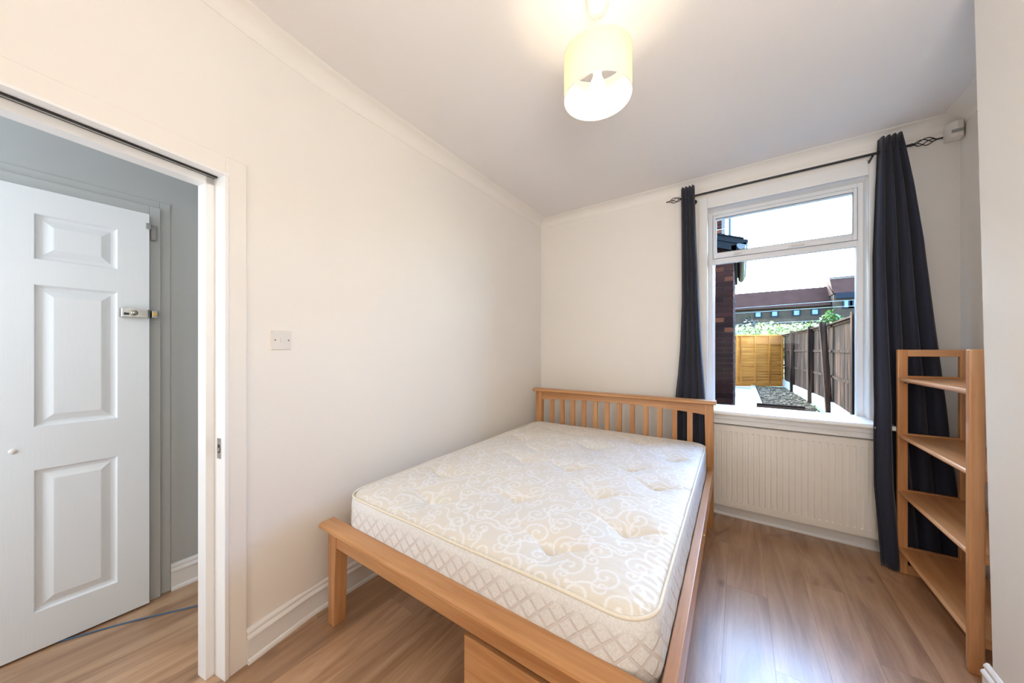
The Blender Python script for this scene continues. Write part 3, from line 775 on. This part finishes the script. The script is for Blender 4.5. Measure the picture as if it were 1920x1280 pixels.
for tx, ty in tufts:
    i = int((tx - CX_ + A_) / hx); j = int((ty - CY_ + B_) / hy)
    o = bpy.data.objects.new('tuft', bt); C.objects.link(o); o.parent = mt; o.location = (tx + float(SK_X[j, i]), ty, float(Zt[j, i]))

# ---- storage box under the bed
bx = tag(empty('storage_box', (-1.578, .793, 0), R(.87)), 'open topped wooden storage drawer on the floor under the foot of the bed', 'drawer')
cube((.818, .010, .012), (1.392, .028, .349)).build('front_board', 'bed_x', bx, bevel=.002)
for xa in (.832, 1.37): cube((xa, .028, .012), (xa + .014, .62, .335)).build('side_board', 'bed_y', bx)
cube((.846, .606, .012), (1.37, .62, .335)).build('back_board', 'bed_x', bx)
cube((.846, .04, .02), (1.37, .606, .028)).build('base_board', 'bed_x', bx)
MB().tube([(.97, .05, .362), (.97, .044, .362)], .004, 8).build('peg', 'screw', bx)
for xa, ya in ((.87, .1), (1.35, .1), (.87, .55), (1.35, .55)):
    MB().tube([(xa, ya, 0), (xa, ya, .02)], .012, 10).build('caster', 'black', bx)

# ================================================================== CORNER SHELF UNIT
su = tag(empty('shelf_unit', (.755, 2.14, 0)), 'open wooden corner shelf unit with four shelves beside the navy curtain', 'shelf unit')
SD, SH_ = .275, 1.302
def side_frame(ly):
    # ly = local y of the face; posts and rails of one ladder side
    for x0_, x1_, nm in ((0, .042, 'post'), (SD - .045, SD, 'post')):
        cube((x0_, ly, 0), (x1_, ly + .028, SH_)).build(nm, 'shelf_z', su, bevel=.005, seg=3)
    for z0_, z1_ in ((1.262, SH_ - .001), (1.108, 1.150), (.776, .815), (.447, .487), (.118, .155), (.0, .052)):
        cube((.040, ly + .002, z0_), (SD - .043, ly + .026, z1_)).build('rail', 'shelf_x', su, bevel=.002)
side_frame(-.003); side_frame(.732)
for z in (1.139, .808, .482, .152):
    prof = [(.012, z - .022), (.006, z - .018), (.002, z - .011), (.006, z - .004), (.012, z), (SD - .01, z), (SD - .01, z - .022)]
    shf = MB().prism(prof, 1, .026, .731).build('shelf', 'shelf_y', su, bevel=.001)
    w = MB().tube([(.03, .722, z - .028), (.03, .731, z - .028)], .006, 8); w.build('shelf_pin', 'screw', su)

# ---- hall cable
cp = [(-2.62, -.10), (-2.56, -.01), (-2.498, .044), (-2.407, .234), (-2.26, .475), (-2.18, .62), (-2.1, 1.0), (-2.02, 1.6)]
def smooth(P_, n=8):
    out = []
    for i in range(len(P_) - 1):
        p0, p1, p2, p3 = (Vector(P_[max(i - 1, 0)]), Vector(P_[i]), Vector(P_[i + 1]), Vector(P_[min(i + 2, len(P_) - 1)]))
        for k_ in range(n):
            t = k_ / n; out.append(.5 * ((2 * p1) + (-p0 + p2) * t + (2 * p0 - 5 * p1 + 4 * p2 - p3) * t * t + (-p0 + 3 * p1 - 3 * p2 + p3) * t ** 3))
    out.append(Vector(P_[-1])); return out
tag(MB().tube([(p.x, p.y, .0035) for p in smooth(cp[1:])], .0032, 6).build('cable', 'cable'), 'thin blue cable lying across the hallway floor', 'cable')

# ================================================================== GARDEN
gr = tag(cube((-30, 3.4, -.3), (60, 70, -.06)).build('ground', 'grass'), kind='structure')
# patio with slabs
pa = tag(cube((-.3, 3.6, -.06), (1.36, 15.2, -.03)).build('patio', 'concrete'), kind='structure')
smi = cube((-.297, -.297, -.03), (.297, .297, 0)).mesh('slab'); smi.materials.append(M['patio'])
yy_ = 4.2
while yy_ < 14.3:
    for xx_ in (.0, .6, 1.2):
        if xx_ > .5 and 9.2 < yy_: continue
        o = bpy.data.objects.new('slab', smi); C.objects.link(o); o.parent = pa; o.location = (xx_, yy_, random.uniform(-.003, .003) )
        m = o.modifiers.new('bevel', 'BEVEL'); m.width = .004; m.segments = 1
    yy_ += .605
# soil bed between kerb and fence
tag(cube((.42, 9.3, -.05), (1.36, 14.6, .02)).build('soil_bed', 'soil'), kind='structure')
w = MB()
for i in range(900):
    x_, y_ = random.uniform(.46, 1.34), random.uniform(9.4, 14.3); s_ = random.uniform(.012, .045)
    a = random.uniform(0, 6); T_ = Matrix.Translation((x_, y_, .02)) @ Matrix.Rotation(a, 4, 'Z') @ Matrix.Rotation(random.uniform(-.5, .5), 4, 'X')
    w.box((-s_, -s_ * .6, -s_ * .4), (s_, s_ * .6, s_ * .5), T_)
tag(w.build('soil_clods', 'clod'), 'dry broken clods and chips covering the garden bed', 'soil', kind='stuff')
tag(cube((.30, 9.55, -.06), (.42, 14.4, .055)).build('kerb', 'concrete', bevel=.01), 'pale concrete kerb along the left edge of the soil bed', 'kerb')
tag(cube((.30, 9.25, -.06), (1.12, 9.33, .10)).build('timber_edging', 'old_x', bevel=.008), 'brown timber board across the near end of the soil bed', 'board')
# far fence panel, new orange timber
def fence_panel():
    p0, p1 = Vector((-.62, 13.85, 0)), Vector((1.23, 14.95, 0)); ln = (p1 - p0).length
    rt_ = tag(empty('fence_panel', p0, math.atan2(p1.y - p0.y, p1.x - p0.x)), 'new orange lap fence panel at the end of the garden path', 'fence')
    ns = 17; hh = 1.62 / ns
    sm = MB().add([(0, .0, 0), (ln, 0, 0), (ln, .012, hh * 1.25), (0, .012, hh * 1.25), (0, .012, 0), (ln, .012, 0), (ln, .02, hh * 1.25), (0, .02, hh * 1.25)], [(0, 1, 2, 3), (4, 5, 6, 7), (0, 1, 5, 4), (3, 2, 6, 7), (0, 3, 7, 4), (1, 2, 6, 5)]).mesh('slat'); sm.materials.append(M['pine_x'])
    for i in range(ns):
        o = bpy.data.objects.new('slat', sm); C.objects.link(o); o.parent = rt_; o.location = (0, random.uniform(-.003, .003), .16 + i * hh)
    for xx in (.0, .56, .70, 1.18, 1.66, ln - .05):
        cube((xx, -.03, .14), (xx + .045, .0, 1.80)).build('batten', 'pine_z', rt_)
    cube((0, -.035, 1.79), (ln, .035, 1.83)).build('top_rail', 'pine_x', rt_); cube((0, -.03, .02), (ln, .03, .16)).build('gravel_board', 'pine_x', rt_)
fence_panel()
# weathered right hand fence
fpts = [(1.23, 14.95), (1.30, 12.9), (1.43, 10.75), (1.50, 9.1), (1.44, 6.95), (1.42, 5.0), (1.42, 3.4)]
fr_ = tag(empty('garden_fence', (1.3, 12.9, 0)), 'dark weathered board fence with posts along the right of the garden', 'fence')
def loc_(p): return (p[0] - 1.3, p[1] - 12.9)
bme = cube((-.047, -.008, .26), (.047, .008, 1.80)).mesh('board'); bme.materials.append(M['old_z'])
for a, b in zip(fpts, fpts[1:]):
    a, b = loc_(a), loc_(b); ln = math.dist(a, b); an = math.atan2(b[1] - a[1], b[0] - a[0]); nb = int(ln / .1)
    for i in range(nb):
        t = (i + .5) / nb; o = bpy.data.objects.new('board', bme); C.objects.link(o); o.parent = fr_
        o.location = (a[0] + (b[0] - a[0]) * t + .03, a[1] + (b[1] - a[1]) * t, random.uniform(-.015, .01)); o.rotation_euler = (0, random.uniform(-.006, .006), an + random.uniform(-.12, .12))
    Tm = Matrix.Translation((a[0], a[1], 0)) @ Matrix.Rotation(an, 4, 'Z')
    for z in (.74, 1.25, 1.76):
        MB(Tm).box((0.02, .0, z), (ln - .02, .045, z + .05)).build('rail', 'old_x', fr_)
    MB(Tm).box((0, -.05, 1.80), (ln, .05, 1.83)).build('capping', 'old_x', fr_)
    MB(Tm).box((0, -.02, 0), (ln, .02, .26)).build('gravel_board', 'concrete', fr_)
for i, p in enumerate(fpts[1:6]):
    lx, ly = loc_(p); w = MB(); ln_ = .10 if i == 2 else 0.0
    vs = []
    for z, sh_ in ((0, 0), (1.87, -ln_ - .0)):
        for dx, dy in ((-.05, -.05), (.05, -.05), (.05, .05), (-.05, .05)): vs.append((lx - .03 + dx + sh_, ly + dy - sh_ * .3, z))
    w.add(vs, [(0, 1, 2, 3), (4, 5, 6, 7), (0, 1, 5, 4), (1, 2, 6, 5), (2, 3, 7, 6), (3, 0, 4, 7)])
    w.build('post', 'old_z', fr_)
# plants
def leaves(name, mat, box, n, size, label, cat, weed=False, par=None):
    w = MB(); (x0_, y0_, z0_), (x1_, y1_, z1_) = box; rr = random.Random(len(name) * 7 + n)
    for i in range(n):
        x_, y_ = rr.uniform(x0_, x1_), rr.uniform(y0_, y1_)
        top = z1_ + .16 * noise.noise(Vector((x_ * 1.7, y_ * 1.7, 3))) + .05 * rr.random() + (.22 * max(0, noise.noise(Vector((x_ * 5, y_ * 3, 8))) - .15))
        z_ = z0_ + (top - z0_) * (rr.random() ** .55); s_ = size * rr.uniform(.6, 1.3)
        T_ = Matrix.Translation((x_, y_, z_)) @ Matrix.Rotation(rr.uniform(0, 6.3), 4, 'Z') @ Matrix.Rotation(rr.uniform(-1.2, 1.2), 4, 'X')
        vs = [(0, 0, 0), (s_ * .45, s_ * .5, s_ * .15), (0, s_, 0), (-s_ * .45, s_ * .5, s_ * .15)]
        w.add([tuple(T_ @ Vector(p)) for p in vs], [(0, 1, 2), (0, 2, 3)])
    return w.build(name, mat, par)
hg = leaves('hedge', 'leaf_pale', ((-.8, 15.3, 0), (5.2, 17.0, 2.22)), 9000, .09, '', '')
tag(hg, 'pale variegated hedge in sun behind the fences', 'hedge')
bsh = tag(empty('bush', (3.1, 19.0, 0)), 'green leafy bush rising above the pale hedge', 'bush')
def blob(name, mat, c, r_, n, s_, par):
    w = MB(); rr = random.Random(5 + n)
    for i in range(n):
        u_ = Vector((rr.gauss(0, 1), rr.gauss(0, 1), rr.gauss(0, 1))).normalized() * (rr.random() ** .4)
        p = Vector(c) + Vector((u_.x * r_[0], u_.y * r_[1], u_.z * r_[2])); q_ = s_ * rr.uniform(.6, 1.4)
        T_ = Matrix.Translation(p) @ Matrix.Rotation(rr.uniform(0, 6.3), 4, 'Z') @ Matrix.Rotation(rr.uniform(-1.3, 1.3), 4, 'X')
        w.add([tuple(T_ @ Vector(v)) for v in ((0, 0, 0), (q_ * .45, q_ * .5, q_ * .1), (0, q_, 0), (-q_ * .45, q_ * .5, q_ * .1))], [(0, 1, 2), (0, 2, 3)])
    return w.build(name, mat, par)
blob('foliage', 'leaf_green', (0, 0, 2.3), (.42, .42, .62), 900, .12, bsh); MB().tube([(0, 0, 0), (0, 0, 2.4)], [.05, .02], 8).build('stem', 'old_z', bsh)
dk = tag(empty('shrub', (.45, 26.0, 0)), 'dark shrub far behind the left of the hedge', 'shrub')
blob('foliage', 'leaf_dark', (0, 0, 2.2), (.5, .5, 1.2), 900, .16, dk); MB().tube([(0, 0, 0), (0, 0, 2.0)], [.06, .03], 8).build('stem', 'old_z', dk)
w = MB(); rr = random.Random(9)
for i in range(420):
    y_ = rr.uniform(7.5, 12.6); x_ = 1.30 - .0 * y_ + rr.gauss(0, .06); s_ = rr.uniform(.02, .06); T_ = Matrix.Translation((x_, y_, -.02)) @ Matrix.Rotation(rr.uniform(0, 6), 4, 'Z') @ Matrix.Rotation(rr.uniform(.2, 1.3), 4, 'X')
    w.add([tuple(T_ @ Vector(v)) for v in ((0, 0, 0), (s_ * .4, s_ * .6, 0), (0, s_ * 1.3, 0), (-s_ * .4, s_ * .6, 0))], [(0, 1, 2, 3)])
tag(w.build('weeds', 'leaf_pale'), 'low green weeds growing at the foot of the dark fence', 'weeds', kind='stuff')

# ================================================================== REAR EXTENSION OF THE HOUSE
ext = tag(empty('brick_extension', (-.09, 5.8, 0)), 'dark brick extension with sloping slate roof and gutter left of the garden', 'building')
EX, EY0, EY1 = 0.0, .0, 2.7
w = MB(); w.box((-3.2, .012, -.06), (-.012, EY1, 2.80))
w.add([(-3.2, .012, 2.80), (-.012, .012, 2.80), (-3.2, .012, 4.0), (-3.2, EY1, 2.80), (-.012, EY1, 2.80), (-3.2, EY1, 4.0)], [(0, 1, 2), (3, 4, 5), (1, 4, 5, 2), (0, 1, 4, 3), (0, 2, 5, 3)])
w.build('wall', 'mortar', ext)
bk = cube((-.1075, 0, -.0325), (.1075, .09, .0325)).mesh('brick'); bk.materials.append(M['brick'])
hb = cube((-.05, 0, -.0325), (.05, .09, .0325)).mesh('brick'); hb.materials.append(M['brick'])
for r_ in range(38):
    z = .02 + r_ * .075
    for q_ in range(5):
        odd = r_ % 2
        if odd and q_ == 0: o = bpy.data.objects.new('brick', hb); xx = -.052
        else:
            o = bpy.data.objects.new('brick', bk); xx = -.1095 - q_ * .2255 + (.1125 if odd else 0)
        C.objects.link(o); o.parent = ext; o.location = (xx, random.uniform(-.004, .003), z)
sideb = cube((-.012, -.1075, -.0325), (0, .1075, .0325)).mesh('brick'); sideb.materials.append(M['brick'])
for r_ in range(36):
    for q_ in range(10):
        o = bpy.data.objects.new('brick', sideb); C.objects.link(o); o.parent = ext; o.location = (random.uniform(-.001, .004), .09 + .11 + q_ * .2255 + (.05 if r_ % 2 else 0), .02 + r_ * .075)
Tr = Matrix.Translation((.10, 0, 2.80)) @ Matrix.Rotation(R(21), 4, 'Y')
MB(Tr).box((-4.2, -.12, .0), (.06, EY1, .07)).build('roof', 'slate', ext)
w = MB(Tr)
for i in range(14): w.box((-.25 * i - .27, -.14, .07), (-.25 * i, EY1, .085))
w.build('roof_tiles', 'slate', ext); 
MB().box((-.02, -.1, 2.68), (.04, EY1, 2.80)).build('fascia', 'slate', ext)
MB(Tr).box((-4.2, -.1, -.1), (.0, -.04, .02)).build('bargeboard', 'slate', ext)
gp = [(.045 + .055 + .055 * math.cos(a), 2.80 + .075 * math.sin(a)) for a in [PI + PI * i / 10 for i in range(11)]]
gp = [(a, b - .0) for a, b in gp] + [(.15, 2.81), (.05, 2.81)]
MB().prism(gp, 1, -.12, EY1).build('gutter', 'gutter', ext)
tag(cube((.0, -.05, -.06), (.13, .35, .36)).build('plinth_box', 'blue_white', ext, bevel=.005), 'pale painted block at the foot of the corner')
# unseen pale block added on the left to keep direct sun off the window
wg = tag(cube((-4.2, 3.55, 0), (-.66, 5.62, 5.6)).build('sun_blocker', 'concrete'), 'tall pale block added out of view beside the window to stop the sun', 'building')
# taller house further off with its vent pipe
hs = tag(empty('neighbour_house', (-.80, 20.0, 0)), 'taller red brick house corner above the slate roof', 'building')
MB().box((-6, .06, 0), (-.01, 5, 10)).build('wall', 'mortar', hs)
bk2 = cube((-.1075, 0, -.0325), (.1075, .06, .0325)).mesh('brick'); bk2.materials.append(M['brick'])
for r_ in range(56):
    for q_ in range(3):
        o = bpy.data.objects.new('brick', bk2); C.objects.link(o); o.parent = hs; o.location = (-.105 - q_ * .2255 + (.0 if r_ % 2 else -.03), random.uniform(-.004, .004), 6.3 + r_ * .075)
MB().box((-.05, -.05, 9.55), (.22, 3, 9.7)).build('eaves', 'slate', hs)
vp = tag(MB().tube([(-.145, 6.5, 2.7), (-.145, 6.5, 4.2)], .022, 12).build('vent_pipe', 'gutter'), 'dark vertical vent pipe rising above the slate roof', 'pipe')

# ================================================================== FAR TERRACE
tr = tag(empty('terrace', (0, 66, 0)), 'long brown brick terrace with red tiled roof beyond the gardens', 'building')
cube((-30, 0, -1), (10.9, 9, 7.95)).build('wall', 'farbrick', tr)
w = MB().prism([(-.5, 7.8), (.0, 7.6), (2.8, 10.95), (3.4, 10.95), (9.5, 7.8)], 0, -30, 10.9); w.build('roof', 'farroof', tr)
cube((10.9, -1.6, -1), (60, 9, 9.2)).build('raised_block', 'farbrick', tr)
w = MB().prism([(-2.0, 9.25), (-1.6, 9.2), (.9, 12.0), (3.4, 12.0), (9.5, 9.2)], 0, 10.8, 60); w.build('raised_roof', 'farroof', tr)
cube((11.0, -2.0, 8.5), (60, -1.5, 9.3)).build('dark_fascia', 'farframe', tr)
def fwin(x_, z0_, z1_, wd, y_=0):
    f = MB(); ring(f, x_ - wd / 2, x_ + wd / 2, z0_, z1_, .16, .16, .16, .16, y_ - .12, y_ + .02)
    q_ = f.build('window', 'farframe', tr); cube((x_ - wd / 2 + .1, y_ - .06, z0_ + .1), (x_ + wd / 2 - .1, y_ - .03, z1_ - .1)).build('pane', 'farpane', q_)
P_ = lambda u, Y: Y * ((u - 960) * math.cos(R(34.72)) - 618.5 * math.sin(R(34.72))) / ((u - 960) * math.sin(R(34.72)) + 618.5 * math.cos(R(34.72)))
for u in (1421.5, 1452.5, 1493.5, 1528): fwin(P_(u, 66), 6.45, 7.45, .95)
fwin(P_(1414, 66), 3.2, 4.4, 1.2); fwin(P_(1386, 66), 3.2, 4.4, 1.0); fwin(P_(1590, 64.4), 7.1, 8.3, 1.1, -1.6); fwin(P_(1601, 64.4), 7.1, 8.3, 1.1, -1.6)
# overhead wires
for i, (y_, z_) in enumerate(((24, 6.4), (24.2, 5.7), (24.4, 5.1), (10.9, 4.7), (25, 3.95), (25.2, 3.65), (25.4, 2.95), (25.6, 2.75))):
    w = MB().tube([(-12 + q_ * 4, y_, z_ + .05 * math.cos(q_ * 1.3)) for q_ in range(10)], .008, 5)
    tag(w.build('overhead_wire', 'wire'), ['topmost thin wire crossing the sky', 'second thin wire from the top crossing the sky', 'third thin wire from the top crossing the sky', 'lowest thin wire crossing open sky above the roof', 'upper thin wire crossing the red roof of the terrace', 'lower thin wire crossing the red roof of the terrace', 'upper thin wire crossing the brick wall of the terrace', 'lowest thin wire crossing the brick wall of the terrace'][i], 'wire', 'overhead wires beyond the garden')
